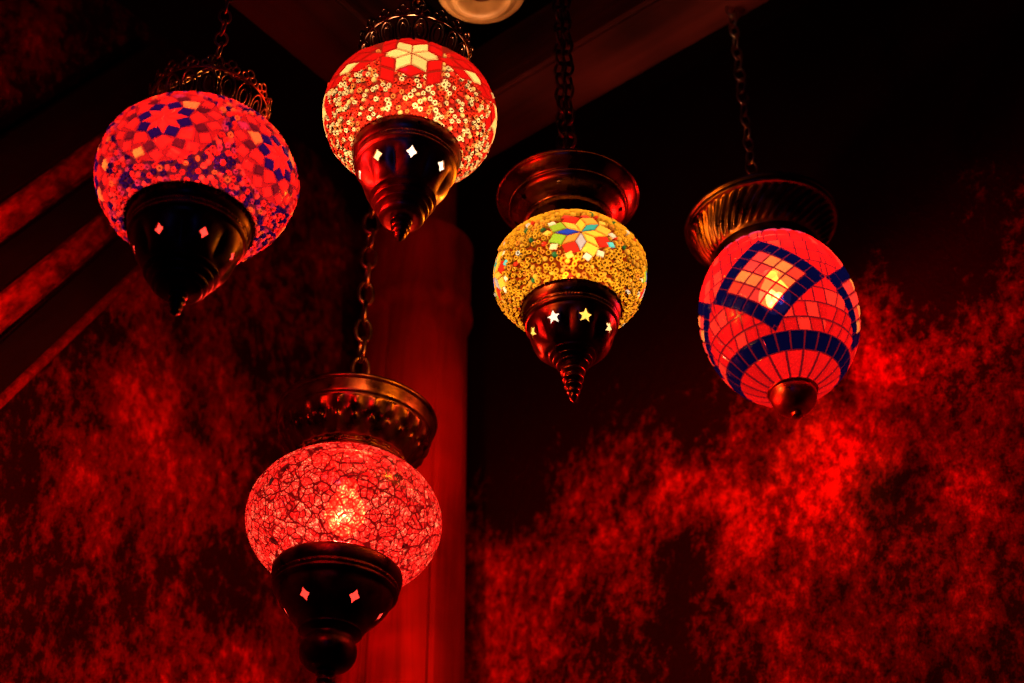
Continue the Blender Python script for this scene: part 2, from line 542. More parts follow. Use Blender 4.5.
        cl = me.attributes.new('Clear', 'FLOAT', 'POINT'); cl.data.foreach_set('value', s.clear.astype(np.float32).ravel())
        me.materials.append(mat)
        o = bpy.data.objects.new(name, me); C.objects.link(o); o.parent = parent
        return o

def rosette(n, s, rot=0.0):
    """rhombs of an n-fold rosette, ring by ring: {k: [polygon, ...]}"""
    e = [(s * math.cos(rot + 2 * PI * j / n), s * math.sin(rot + 2 * PI * j / n)) for j in range(n)]
    def Vv(j, k):
        return (sum(e[(j + i) % n][0] for i in range(k)), sum(e[(j + i) % n][1] for i in range(k)))
    R = {}
    for k in range(1, n // 2):
        R[k] = [[Vv(j + 1, k - 1), Vv(j, k), Vv(j, k + 1), Vv(j + 1, k)] for j in range(n)]
    return R

# ------------------------------------------------------------------ lantern assembly
class Lantern:
    def __init__(s, name, center, label, zmin, tilt=0.0):
        s.c = Vector(center)
        s.R = Matrix.Rotation(math.radians(tilt), 4, 'Y')
        s.zmin = zmin
        s.root = bpy.data.objects.new(name, None)
        C.objects.link(s.root)
        s.root.empty_display_size = 0.05
        s.root.location = s.c + (s.R @ Vector((0, 0, zmin)))
        s.root.rotation_euler = s.R.to_euler()
        s.off = Vector((0, 0, -zmin))
        tag(s.root, label, 'hanging lantern', 'coloured glass lanterns hanging on chains')
        s.face = math.atan2(-s.c.y, -s.c.x)      # the side turned to the room
    def put(s, o, parent=None):
        if parent is None:
            o.parent = s.root; o.location = s.off
        else:
            o.parent = parent; o.location = (0, 0, 0)
        return o
    def shell(s, name, rows, mat, thick=0.0015, wave=None, holes=(), open_end=True, seg=192, sub=4):
        vs, fs, pr = lathe(rows, thick, seg, wave, sub, open_end)
        o = mesh_obj(name, vs, fs, mat, angle=50)
        s.put(o)
        if holes: cut_holes(o, pr, [(h[0], h[1], h[2] + s.face) for h in holes])
        return o, pr
    def insets(s, pr, holes, mats, parent, back=0.0018, name='glass_inset'):
        for k, (poly, z, ph) in enumerate(holes):
            p, t, u, n = frame_at(pr, z, ph + s.face, -back)
            rr = max(math.hypot(*q) for q in poly) * 1.2; m = 16
            vs = [p + n * 0.0004] + [p + t * rr * math.cos(2 * PI * q / m) + u * rr * math.sin(2 * PI * q / m) for q in range(m)]
            o = mesh_obj(name, vs, [(0, 1 + i, 1 + (i + 1) % m) for i in range(m)], mats[k % len(mats)], smooth=False)
            s.put(o, parent)
    def bulb(s, r, mat, core, power, color, z=0.0, core_r=0.007, soft=0.012):
        mb = MB()
        rows = [(0.0, -r), (r * 0.6, -r * 0.8), (r, 0), (r * 0.75, r * 0.85), (r * 0.42, r * 1.5), (r * 0.42, r * 2.0)]
        pr = spline(rows, 5); seg = 24
        vs = []; fs = []
        for (rr, zz, _) in pr:
            for k in range(seg): vs.append((max(rr, 0.0002) * math.cos(2 * PI * k / seg), max(rr, 0.0002) * math.sin(2 * PI * k / seg), zz + z))
        for i in range(len(pr) - 1):
            for k in range(seg): fs.append((i * seg + k, i * seg + (k + 1) % seg, (i + 1) * seg + (k + 1) % seg, (i + 1) * seg + k))
        b = mesh_obj('bulb', vs, fs, mat); s.put(b)
        f = MB(); f.tube([(core_r * math.cos(a) * 0.9, core_r * math.sin(a) * 0.5, z + core_r * 0.9 * math.sin(2 * a)) for a in [2 * PI * i / 20 for i in range(20)]], core_r * 0.42, 6, closed=True)
        fo = f.build('filament', core); s.put(fo, b)
        # socket above the bulb
        sk = [(0.012, z + r * 2.6), (0.013, z + r * 1.9)]
        mb2 = MB(); mb2.tube([(0, 0, z + r * 1.85), (0, 0, z + r * 1.85 + 0.02), (0, 0, z + r * 1.85 + 0.035)], [0.011, 0.012, 0.009], 16)
        s.put(mb2.build('socket', M_DARK, smooth=False))
        ld = bpy.data.lights.new('bulb_light', 'POINT')
        ld.energy = power; ld.color = color; ld.shadow_soft_size = soft
        lo = bpy.data.objects.new('bulb_light', ld); C.objects.link(lo); lo.parent = s.root
        lo.location = s.off + Vector((0, 0, z))
    def to_local(s, P):
        """world offset from the globe centre -> lantern frame (chains hang plumb)"""
        return s.R.inverted() @ Vector(P)
    def chain(s, z0, z1, L, W, r, mat, x0=0.0, y0=0.0, name='chain', twist=0.0, dbl=0.0):
        top = s.R @ Vector((x0, y0, z0))
        mb = MB()
        pitch = L - 2.1 * r
        n = int(math.ceil((z1 - top.z) / pitch))
        for q in ((-dbl, dbl) if dbl else (0,)):
            for i in range(n):
                a = (PI / 2 if i % 2 else 0) + twist + math.sin(i * 2.3 + q * 90) * 0.18
                c = Vector((top.x + q, top.y, top.z + pitch * (i + 0.35)))
                pts = []
                for k in range(22):
                    th = 2 * PI * k / 22
                    x = W / 2 * math.cos(th) * (1.0 if abs(math.sin(th)) < 0.8 else 0.92)
                    zz = (L / 2) * math.sin(th)
                    pts.append(s.to_local(c + Vector((x * math.cos(a), x * math.sin(a), zz))))
                mb.tube(pts, r, 7, closed=True)
        o = mb.build(name, mat); s.put(o)
        return o
    def small_chain(s, A, B, L, W, r, mat, name='rim_chain', parent=None):
        A, B = Vector(A), Vector(B); d = (B - A); n = max(2, int(d.length / (L - 2 * r))); d.normalize()
        u = d.cross(Vector((0.3, 0.2, 1))).normalized(); w = d.cross(u)
        mb = MB(); st = (B - A).length / n
        for i in range(n):
            c = A + d * st * (i + 0.5) - Vector((0, 0, 1)) * 0.004 * math.sin(PI * (i + 0.5) / n)
            q = u if i % 2 else w
            mb.tube([c + q * (W / 2 * math.cos(2 * PI * k / 12)) + d * (L / 2 * math.sin(2 * PI * k / 12)) for k in range(12)], r, 5, closed=True)
        o = mb.build(name, mat); s.put(o, parent); return o

CEIL = 3.02
LIGHT_GAIN = 1.0

def ax(phi, amp, n): return amp * (0.5 + 0.5 * math.cos(n * phi))

# ================================================================== LANTERN 1 (upper left, red and purple)
CL1 = at(197, 182, 1.35)
l1 = Lantern('mosaic_lantern', CL1, 'red and purple mosaic lantern with a starburst rosette, openwork collar and blackened cup', -0.152)
a1, b1 = 0.0890, 0.0650
g = Globe(a1, b1, 0.50, PI - 0.62, 1300, 520)
g.grout = np.array((0.05, 0.002, 0.004))
g.base(g.grout, 0.06)
RED = (0.95, 0.008, 0.006)
FACE1 = math.atan2(-(CL1.y), -(CL1.x))
cent1 = [FACE1 + math.radians(-24 + 72 * k) for k in range(5)]
def mask1(t, ph):
    v = math.cos(ph - 0)  # keep seeds out of the rosettes
    for c in cent1:
        d = math.acos(max(-1, min(1, math.sin(t) * math.cos(ph - c) * math.sin(PI/2+.1) + math.cos(t) * math.cos(PI/2+.1))))
        if d < 0.47: return False
    return True
g.beads(0.0056, [(40, RED, .35, True), (22, (0.9, 0.018, 0.012), .4, False), (24, (0.016, 0.001, 0.024), .25, True), (6, (0.95, 0.06, 0.012), .45, True), (12, (0.5, 0.01, 0.03), .3, True)], mask1)
for c in cent1:
    uv = g.motif(PI / 2 + 0.10, c)
    S = 0.130
    ro = rosette(8, S, PI / 8)
    m_ = uv[2] < 4.3 * S; g.col[m_] = (0.30, 0.003, 0.003); g.clear[m_] = .2; g.h[m_] = 0
    PUR = (0.012, 0.001, 0.026)
    for p in ro[1]: g.tile(uv, p, RED, .35, 0.004)
    for p in ro[2]: g.tile(uv, p, PUR, .2, 0.008)
    def pol(r_, a_): return (r_ * S * math.cos(a_), r_ * S * math.sin(a_))
    for j in range(8):
        am = j * PI / 4 + PI / 8 + PI / 8          # direction of the star's points
        ad = am + PI / 8
        g.tile(uv, [pol(1.85, am), pol(2.55, am - .37), pol(3.45, am - .05), pol(2.62, am + .34)], RED if rng.random() < .8 else (1, .10, .02), .42, 0.014)
        g.tile(uv, [pol(2.45, ad), pol(3.05, ad - .20), pol(3.70, ad), pol(3.05, ad + .20)], (0.09, 0.002, 0.004), .12, 0.016)
        g.tile(uv, [pol(3.15, ad - .21), pol(3.78, ad - .03), pol(4.45, ad - .22), pol(3.85, am - .0)], RED if rng.random() < .75 else (1, .14, .02), .42, 0.014)
        g.tile(uv, [pol(3.15, ad + .21), pol(3.78, ad + .03), pol(4.45, ad + .22), pol(3.85, am + PI / 4)], RED if rng.random() < .85 else (.5, .01, .03), .42, 0.014)
MG1 = glass_attr('red_purple_mosaic_glass', 0.060, 0.95)
o = g.build('glass_globe', MG1, l1.root); o.location = l1.off

def cup_wave(nb, ng, p0=0.0):
    def w(a, ph, z):
        if a > 0: return a * (0.5 + 0.5 * math.cos(nb * ph))
        return a * (1 - abs(math.cos(ng * (ph - p0) / 2)))
    return w
def cup_rows(R, z0, zb, tip='point'):
    """a turned lantern foot: lip, beaded band, lobed bell, stepped neck; R lip radius, z0 its height, zb depth scale"""
    k = R / 0.0507; d = zb
    rows = [(R * .955, z0 + .004), (R * .995, z0 + .002), (R, z0 - .002), (R * .985, z0 - .007 * d), (R * .965, z0 - .010 * d),
            (R * .945, z0 - .012 * d), (R * .945, z0 - .0140 * d, .0013), (R * .94, z0 - .0165 * d), (R * .945, z0 - .0185 * d), (R * .92, z0 - .0205 * d), (R * .895, z0 - .0215 * d),
            (R * .88, z0 - .0245 * d), (R * .86, z0 - .030 * d, -.0035 * k), (R * .80, z0 - .040 * d, -.0050 * k), (R * .70, z0 - .049 * d, -.0030 * k), (R * .60, z0 - .054 * d), (R * .58, z0 - .0555 * d)]
    return rows
def step_neck(rows, rs):
    for q in rs: rows.append(q)
    return rows

r1 = cup_rows(0.0545, -0.0500, 1.0)
step_neck(r1, [(.0315, -.1055), (.0325, -.1080), (.0275, -.1098, 'c'), (.0285, -.1120), (.0280, -.1140), (.0235, -.1158, 'c'), (.0245, -.1185), (.0240, -.1208), (.0195, -.1225, 'c'), (.0200, -.1250), (.0130, -.1270), (.0060, -.1285), (.0030, -.1295)])
h1 = [(poly_diamond(.0044, .0056), -0.0905, math.radians(a)) for a in (-35, 17, 69, 120, 171, 222, 273)]
cup, pr = l1.shell('bottom_cup', r1, M_DARK, wave=cup_wave(110, 7, l1.face + math.radians(-35)), holes=h1, open_end=False)
G_RED = glass_plain('red_inset_glass', (0.07, 0.003, 0.002))
G_WARM = glass_plain('cream_inset_glass', (0.085, 0.065, 0.035))
G_PALE = glass_plain('pale_inset_glass', (0.08, 0.08, 0.08))
G_AMBER = glass_plain('amber_inset_glass', (0.09, 0.06, 0.012))
l1.insets(pr, h1, [G_RED], cup)
fn, _ = l1.shell('finial', [(.0035, -.1270), (.0075, -.1285), (.0085, -.131), (.006, -.1335), (.0075, -.1365), (.0055, -.139), (.006, -.142), (.004, -.1455), (.0045, -.148), (.0, -.152)], M_DARK, open_end=False, seg=32)

def filigree(lan, R1, Z1, R2, Z2, n, mat, crown=True):
    """openwork collar: wire rings, a row of oval loops and trefoil tips"""
    mb = MB()
    def hoop(r, z, w): mb.ring(Matrix.Translation((0, 0, z)), r, r, w, 96, 6)
    hoop(R1, Z1, .0016); hoop(R1 * 1.0, Z1 + .005, .0009)
    zm = (Z1 + Z2) / 2; rm = (R1 + R2) / 2
    hoop(R2, Z2, .0011)
    up_s = (R2 - R1) / (Z2 - Z1)
    for k in range(n):
        ph = 2 * PI * k / n
        rad = Vector((math.cos(ph), math.sin(ph), 0)); tan = Vector((-math.sin(ph), math.cos(ph), 0)); up = (Vector((0, 0, 1)) + rad * up_s).normalized()
        def fr(r, z): 
            M = Matrix.Identity(4); nn = tan.cross(up)
            for i_, vv in enumerate((tan, up, nn)):
                M[0][i_], M[1][i_], M[2][i_] = vv
            p = rad * r; M[0][3], M[1][3], M[2][3] = p.x, p.y, z
            return M
        w = PI * rm / n
        mb.ring(fr(rm, zm), w * .86, (Z2 - Z1) * .44, .0011, 18, 5)
        mb.ring(fr(rm, zm), w * .42, (Z2 - Z1) * .26, .0008, 14, 5)
        for (dx, dz, rr) in ((-.5, .30, .26), (.5, .30, .26), (0, .62, .30)):
            M = fr(R2 + up_s * dz * w * 1.6, Z2 + dz * w * 1.5) @ Matrix.Translation((dx * w * 1.1, 0, 0))
            mb.ring(M, w * rr * 1.5, w * rr * 1.5, .0010, 12, 5)
        mb.sphere(rad * (R1 + .0015) + Vector((0, 0, Z1 + .0025)), .0022, 8)
        # lower scalloped skirt, lying on the glass
        M = fr(R1 * 1.02, Z1 - .004)
        mb.ring(M, w * .8, .006, .0009, 12, 5)
    o = mb.build('filigree_collar', mat); lan.put(o); return o
col1 = filigree(l1, .0450, .0600, .0535, .0930, 18, M_BRONZE)
top1, _ = l1.shell('neck_plate', [(.0455, .0570), (.0455, .062), (.040, .066), (.022, .074), (.012, .078), (.008, .083)], M_DARK, seg=96)
for k in range(3):
    ph = FACE1 + math.radians(35 + 120 * k)
    l1.small_chain((.053 * math.cos(ph), .053 * math.sin(ph), .097), (0.002 * math.cos(ph), 0.002 * math.sin(ph), .150), .0085, .0055, .0008, M_CHAIN)
l1.chain(.150, CEIL - CL1.z, .019, .012, .0013, M_CHAIN, twist=.5)

# ================================================================== LANTERN 2 (top centre, cream and red beads)
CL2 = at(410, 117, 1.45)
l2 = Lantern('mosaic_lantern', CL2, 'cream and red beaded lantern with a cream star and brown cup, at the top centre', -0.158, tilt=1.2)
a2, b2 = 0.0830, 0.0600
g = Globe(a2, b2, 0.52, PI - 0.60, 1400, 560)
g.grout = np.array((0.14, 0.006, 0.003)); g.base(g.grout, 0.10)
FACE2 = l2.face
CRM = (1.0, 0.62, 0.26)
def mask2(t, ph):
    dphi = (ph - FACE2 - math.radians(2) + PI) % (2 * PI) - PI
    lat = PI / 2 - t
    d45 = abs(((dphi + PI / 4) % (PI / 2)) - PI / 4)       # 0 at a star
    if d45 < 0.30 and lat > -0.36 + 0.95 * d45: return False
    d22 = abs(d45 - PI / 4)
    if lat > 0.00 + 0.30 * abs(d22 - 0.1) : return False
    return True
g.beads(0.0050, [(36, (1.0, 0.62, 0.25), .35, True), (44, (0.95, 0.03, 0.010), .4, True), (12, (1.0, 0.25, 0.05), .45, True), (8, (1.0, .45, .12), .4, False), (6, (0.75, 0.02, 0.01), .3, False)], mask2)
DR = (0.42, 0.004, 0.003)
S2 = 0.205; HX, HY = S2 * math.cos(PI / 6), S2 / 2
CR2 = (0.80, 0.44, 0.14)
for k in range(8):
    c = FACE2 + math.radians(-1 + 45 * k)
    uv = g.motif(PI / 2 + 0.02, c)
    if k % 2 == 0:
        ro = rosette(6, S2, PI / 6)
        for p in ro[2]: g.tile(uv, p, DR, .25, 0.022)
        for sx in (-1, 1):
            g.tile(uv, [(sx * HX, -3 * HY), (sx * 2 * HX, -2 * HY), (sx * 2 * HX, -4 * HY), (sx * HX, -5 * HY)], DR, .25, .022)
            g.tile(uv, [(sx * HX, 3 * HY), (sx * 2 * HX, 2 * HY), (sx * 2 * HX, 4 * HY), (sx * HX, 5 * HY)], DR, .25, .022)
            for oy in (0, 2):
                g.tile(uv, [(sx * 2 * HX, oy * HY), (sx * 3 * HX, (oy - 1) * HY), (sx * 4 * HX, oy * HY), (sx * 3 * HX, (oy + 1) * HY)], DR, .25, .022)
        g.tile(uv, [(0, 4 * HY), (HX, 3 * HY), (HX, 5 * HY), (0, 6 * HY)], DR, .25, .022)
        g.tile(uv, [(0, 4 * HY), (-HX, 3 * HY), (-HX, 5 * HY), (0, 6 * HY)], DR, .25, .022)
        for p in ro[1]: g.tile(uv, p, CR2, .30, 0.014)
    else:
        for (ox, oy, cc) in ((0, 0, CR2), (-1, -1, DR), (1, -1, DR), (-1, 1, DR), (1, 1, DR), (0, 2, DR), (2, 0, DR), (-2, 0, DR), (1, 3, DR), (-1, 3, DR), (0, 4, DR)):
            g.tile(uv, [((ox - 1) * HX, oy * HY), (ox * HX, (oy - 1) * HY), ((ox + 1) * HX, oy * HY), (ox * HX, (oy + 1) * HY)], cc, .28, .020)
MG2 = glass_attr('cream_red_mosaic_glass', 0.094, 0.95)
o = g.build('glass_globe', MG2, l2.root); o.location = l2.off
r2 = cup_rows(0.0512, -0.0500, 1.0)
step_neck(r2, [(.0300, -.1055), (.0312, -.1080), (.0262, -.1098, 'c'), (.0272, -.1115), (.0278, -.1138), (.0230, -.1158, 'c'), (.0242, -.1185), (.0245, -.1208), (.0200, -.1225, 'c'), (.0212, -.1260), (.0205, -.1300), (.0165, -.1325), (.0120, -.1330), (.0040, -.1335)])
h2 = [(poly_diamond(.0054, .0066), -0.0850, math.radians(a)) for a in (-38, 7, 52, 97, 142, 187, 232, 277)]
cup, pr = l2.shell('bottom_cup', r2, M_BROWN, wave=cup_wave(104, 8, l2.face + math.radians(-38)), holes=h2, open_end=False)
l2.insets(pr, h2, [G_WARM, G_PALE, G_PALE], cup)
l2.shell('finial', [(.005, -.131), (.0095, -.133), (.0100, -.1355), (.0070, -.138), (.0088, -.1405), (.0088, -.1425), (.0062, -.145), (.0074, -.1475), (.005, -.1505), (.0050, -.1525), (.003, -.155), (.0, -.158)], M_BRONZE, open_end=False, seg=40)
filigree(l2, .0435, .0540, .0535, .0860, 18, M_DARK)
mb = MB()
mb.tube([(.0425 * math.cos(2 * PI * k / 48), .0425 * math.sin(2 * PI * k / 48), .055) for k in range(48)], .0022, 8, closed=True)
for k in range(3):
    ph = l2.face + math.radians(10 + 120 * k)
    mb.tube([(.0425 * math.cos(ph), .0425 * math.sin(ph), .055), (.02 * math.cos(ph), .02 * math.sin(ph), .068), (.0, .0, .080)], .0018, 8)
l2.put(mb.build('neck_spider', M_DARK))
l2.chain(.079, CEIL - CL2.z, .022, .014, .0016, M_CHAIN, twist=.3)

# ================================================================== LANTERN 3 (amber beads)
CL3 = at(570, 277, 1.55)
l3 = Lantern('mosaic_lantern', CL3, 'amber beaded lantern with a multicoloured flower rosette and wide copper dish collar', -0.1575)
a3, b3 = 0.0782, 0.0560
g = Globe(a3, b3, 0.60, PI - 0.66, 1300, 520)
g.grout = np.array((0.12, 0.010, 0.001)); g.base(g.grout, 0.10)
cent3 = [l3.face + math.radians(9 + 90 * k) for k in range(4)]
def mask3(t, ph):
    for c in cent3:
        d = math.acos(max(-1, min(1, math.sin(t) * math.cos(ph - c))))
        if d < 0.36: return False
    return True
AMB = (1.0, 0.40, 0.016)
g.beads(0.0060, [(70, AMB, .4, True), (14, (1.0, 0.42, 0.03), .45, False), (8, (0.9, 0.26, .02), .3, True), (1.3, (0.02, 0.12, 0.03), .2, False), (1, (.95, .85, .7), .5, True), (1, (.75, .03, .01), .3, False)], mask3, fill=0.76, high=1.15)
for c in cent3:
    uv = g.motif(PI / 2 + 0.10, c)
    S = 0.190
    ro = rosette(8, S, PI / 8)
    c1 = [(.04, .30, .26), (1, .42, .03), (1, .42, .04), (.02, .05, .45), (.95, .28, .03), (.42, .34, .34), (1, .44, .04), (1, .42, .03)]
    for j, p in enumerate(ro[1]): g.tile(uv, p, c1[j], .25, 0.012)
    c2 = [(.95, .62, .34), (1, .44, .04), (.75, .03, .012), (1, .5, .08), (.40, .55, .03), (.95, .60, .32), (1, .5, .05), (.80, .04, .012)]
    c2 = [(1, .30, .03), (.70, .02, .008), (.28, .38, .02), (.26, .40, .02), (.70, .02, .008), (1, .46, .04), (.70, .02, .008), (1, .42, .04)]
    for j, p in enumerate(ro[2]): g.tile(uv, p, c2[j], .25, 0.012)
    for ang, colr in ((-.32, (.10, .50, .50)), (.15, (.85, .6, .42)), (-.9, (.95, .66, .4)), (-1.35, (1, .74, .46)), (-1.9, (1, .5, .08)), (-2.5, (.95, .62, .3)), (3.1, (1, .45, .05)), (2.6, (1, .7, .42)), (2.0, (.8, .04, .02)), (1.4, (.8, .04, .02)), (.8, (1, .45, .05))):
        cx, cy = 2.28 * S * math.cos(ang), 2.28 * S * math.sin(ang)
        pl = [(cx + S * (dx * math.cos(ang) - dy * math.sin(ang)), cy + S * (dx * math.sin(ang) + dy * math.cos(ang))) for dx, dy in ((.42, 0), (0, .40), (-.42, 0), (0, -.40))]
        g.tile(uv, pl, colr, .28, .012)
MG3 = glass_attr('amber_mosaic_glass', 0.092, 0.95)
o = g.build('glass_globe', MG3, l3.root); o.location = l3.off
r3 = cup_rows(0.0505, -0.0445, 1.0)
r3 = r3[:-2] + [(.0290, -.0985), (.0240, -.1005, 'c')]
step_neck(r3, [(.0232, -.1025), (.0185, -.1042, 'c'), (.0196, -.1062), (.0196, -.1080), (.0150, -.1098, 'c'), (.0162, -.1118), (.0160, -.1136), (.0118, -.1152), (.0080, -.1170), (.0040, -.1178)])
h3 = [(poly_star(.0080), -0.0800, math.radians(a)) for a in (-70, -25, 20, 65, 110, 155, 200, 245)]
cup, pr = l3.shell('bottom_cup', r3, M_MID, wave=cup_wave(100, 8, l3.face + math.radians(-70)), holes=h3, open_end=False)
l3.insets(pr, h3, [G_AMBER, G_PALE, G_AMBER, G_WARM], cup)
l3.shell('finial', [(.005, -.1165), (.0112, -.1190), (.0122, -.1220), (.0085, -.1250), (.0100, -.1280), (.0105, -.1305), (.0070, -.1335), (.0085, -.1365), (.0088, -.1385), (.0058, -.1415), (.0068, -.1445), (.0045, -.1480), (.0045, -.1505), (.0025, -.1540), (.0, -.1575)], M_BRONZE, open_end=False, seg=40)
rc3 = [(.0445, .0500), (.0450, .0600), (.0450, .0680, 'c'), (.0485, .0705), (.0490, .0730), (.0470, .0750, 'c'), (.0520, .0800), (.0590, .0850), (.0615, .0885), (.0625, .0925), (.0640, .0930, 'c'), (.0645, .0945), (.0690, .0985), (.0735, .1035), (.0750, .1065), (.0765, .1070), (.0770, .1090), (.0755, .1100)]
hc3 = [(poly_star(.0046), 0.0832, math.radians(a)) for a in (-54, -9, 36, 81, 126, 171, 216, 261)]
l3.shell('dish_collar', rc3, M_COPPER, holes=hc3, seg=224, thick=0.0012)
# three little lugs and links on the rim, gathering to the chain
for k in range(3):
    ph = l3.face + math.radians(-62 + 120 * k)
    A = (.0745 * math.cos(ph), .0745 * math.sin(ph), .1085)
    l3.small_chain(A, (.003 * math.cos(ph), .003 * math.sin(ph), .132), .0105, .0065, .0010, M_CHAIN)
l3.chain(.130, CEIL - CL3.z, .023, .014, .0019, M_DARK, twist=.9, dbl=.0042)

# ================================================================== LANTERN 4 (right, egg shape, navy lattice)
CL4 = at(778.5, 317, 1.65)
l4 = Lantern('mosaic_lantern', CL4, 'red egg-shaped lantern with navy blue diamond bands and fluted collar', -0.134, tilt=-2.6)
a4, b4 = 0.0860, 0.1045
g = Globe(a4, b4, 0.66, PI - 0.26, 1200, 900)
g.grout = np.array((0.10, 0.002, 0.004)); g.base(g.grout, 0.05)
T, Pp = g.T, g.P
z = np.cos(T)                                    # -1..1 height in units of b
dphi = (Pp - l4.face - math.radians(-6.5) + PI / 4) % (PI / 2) - PI / 4   # around the nearest diamond centre
quad = np.floor((Pp - l4.face - math.radians(-6.5) + PI / 4) / (PI / 2)).astype(int) % 4
zc, zh, wh = -0.075, 0.560, math.radians(45)
dd = np.abs(dphi) / wh + np.abs(z - zc) / zh       # 1 on the diamond outline
NAVY = np.array((0.001, 0.001, 0.016)); R4 = np.array((0.95, 0.006, 0.006))
def hash2(i, j, k=0):
    x = np.sin(i * 127.1 + j * 311.7 + k * 74.7) * 43758.5453
    return x - np.floor(x)
def paint(mask, col, clear, edge_d, gw=0.012, h=0.0014, gcol=None):
    """tile field: edge_d is distance to the nearest joint (units of the globe)"""
    m = mask & (edge_d > gw); gmask = mask & ~m
    cc = np.broadcast_to(col, g.col.shape)
    g.col[m] = cc[m]; g.clear[m] = clear; g.h[m] = (h * np.clip((edge_d - gw) / 0.02, 0.2, 1))[m]
    g.col[gmask] = g.grout if gcol is None else gcol; g.clear[gmask] = 0.04; g.h[gmask] = 0.0002
def cells(x, w, off=0.0):
    i = np.floor(x / w + off); fr_ = (x / w + off) - i
    return i, np.minimum(fr_, 1 - fr_) * w
latm = np.arcsin(np.clip(z, -1, 1)) * 1.1
# panels outside the diamonds: coursed rectangular tiles
ci, ce = cells(latm, 0.185, 0.3)
cj, cf = cells(dphi * np.sin(T) + 0.03 * np.sin(ci * 5.1), 0.165, 0.5)
jit = hash2(ci, cj, quad)
colr = R4[None, None, :] * (0.72 + 0.4 * jit)[..., None] + np.stack([0 * jit, 0.018 * (jit > .8), 0.006 * (jit > .8)], -1)
paint(np.ones_like(z, bool), colr, .42, np.minimum(ce, cf), 0.0105)
# tile rows running along the diamond sides, inside: 4 x 4
da = dphi / wh + (z - zc) / zh; db = -dphi / wh + (z - zc) / zh
inn = 0.66
ia, ea = cells(da + inn, inn / 2); ib, eb = cells(db + inn, inn / 2)
jit = hash2(ia, ib, quad + 3)
amb = np.stack([0.95 + 0 * jit, 0.035 + 0.20 * (jit > .5) * jit, 0.012 + .03 * jit], -1)
paint(dd < inn + 0.02, amb, .50, np.minimum(ea, eb) * 0.6, 0.014)
# navy diamond band
band = (dd >= inn) & (dd <= 1.0)
along = np.where(dphi * (z - zc) > 0, dphi / wh - (z - zc) / zh, dphi / wh + (z - zc) / zh)
_, el = cells(along, 0.30)
edged = np.minimum(np.minimum(dd - inn, 1.0 - dd) * 0.6, el * 0.6)
paint(band, NAVY, .25, edged, 0.007)
# vertical mitre lines above and below where diamonds meet
m = (dd > 1.0) & (np.abs(dphi) < 0.010 / np.maximum(np.sin(T), .2)) & (z < 0.75) & (z > -0.62); g.col[m] = g.grout; g.clear[m] = .04
# navy ring under the diamonds
z1, z2 = -0.640, -0.795
_, er = cells(Pp, 2 * PI / 26)
paint((z < z1) & (z > z2), NAVY, .25, np.minimum(np.minimum(z1 - z, z - z2), er * 0.5), 0.008)
# petals below the ring
_, er = cells(Pp + .06, 2 * PI / 18)
pj = hash2(np.floor((Pp + .06) / (2 * PI / 18)), 0 * Pp, 9)
pc = R4[None, None, :] * (0.8 + .3 * pj)[..., None]
paint((z <= z2), pc, .42, er * 0.45 * np.maximum(np.sin(T), .2) * 1.6, 0.011)
# dusky pink course at the top
_, er = cells(Pp + .1, 2 * PI / 22)
paint(z > 0.665, np.array((0.42, 0.020, 0.045)), .3, np.minimum(er * .5, z - .665), 0.008)
MG4 = glass_attr('red_navy_mosaic_glass', 0.088, 0.95)
o = g.build('glass_globe', MG4, l4.root); o.location = l4.off
l4.shell('bottom_cup', [(.0268, -.0975), (.0272, -.1000), (.0262, -.1015), (.0248, -.1022), (.0246, -.1070), (.0232, -.1130), (.0200, -.1190), (.0140, -.1245), (.0090, -.1265), (.0062, -.1280), (.0060, -.1310), (.0035, -.1330), (.0, -.1340)], M_REDCAP, open_end=False, seg=96)
def flute(a, ph, zz): return a * math.cos(44 * ph - 10 * (zz - .12) / .02)
l4.shell('fluted_collar', [(.0560, .0720), (.0590, .0780), (.0600, .0860, 'c'), (.0590, .0880), (.0610, .0905), (.0640, .0940, .0011), (.0680, .1000, .0019), (.0725, .1080, .0021), (.0765, .1170, .0020), (.0805, .1230, .0010), (.0830, .1250, 'c'), (.0860, .1260), (.0870, .1290), (.0855, .1310), (.0878, .1330), (.0882, .1355), (.0865, .1370)], M_MID, wave=flute, seg=352)
l4.shell('light_stop_plate', [(.0575, .0790), (.0575, .0820), (.045, .084), (.02, .087), (.008, .089)], M_DARK, seg=64)  # unseen plate added to stop lamp light rising through the collar
for k in range(3):
    ph = l4.face + math.radians(-75 + 120 * k)
    l4.small_chain((.082 * math.cos(ph), .082 * math.sin(ph), .137), (.003 * math.cos(ph), .003 * math.sin(ph), .178), .0105, .0065, .0009, M_CHAIN)
l4.chain(.176, CEIL - CL4.z, .0235, .014, .0017, M_CHAIN, twist=.4)

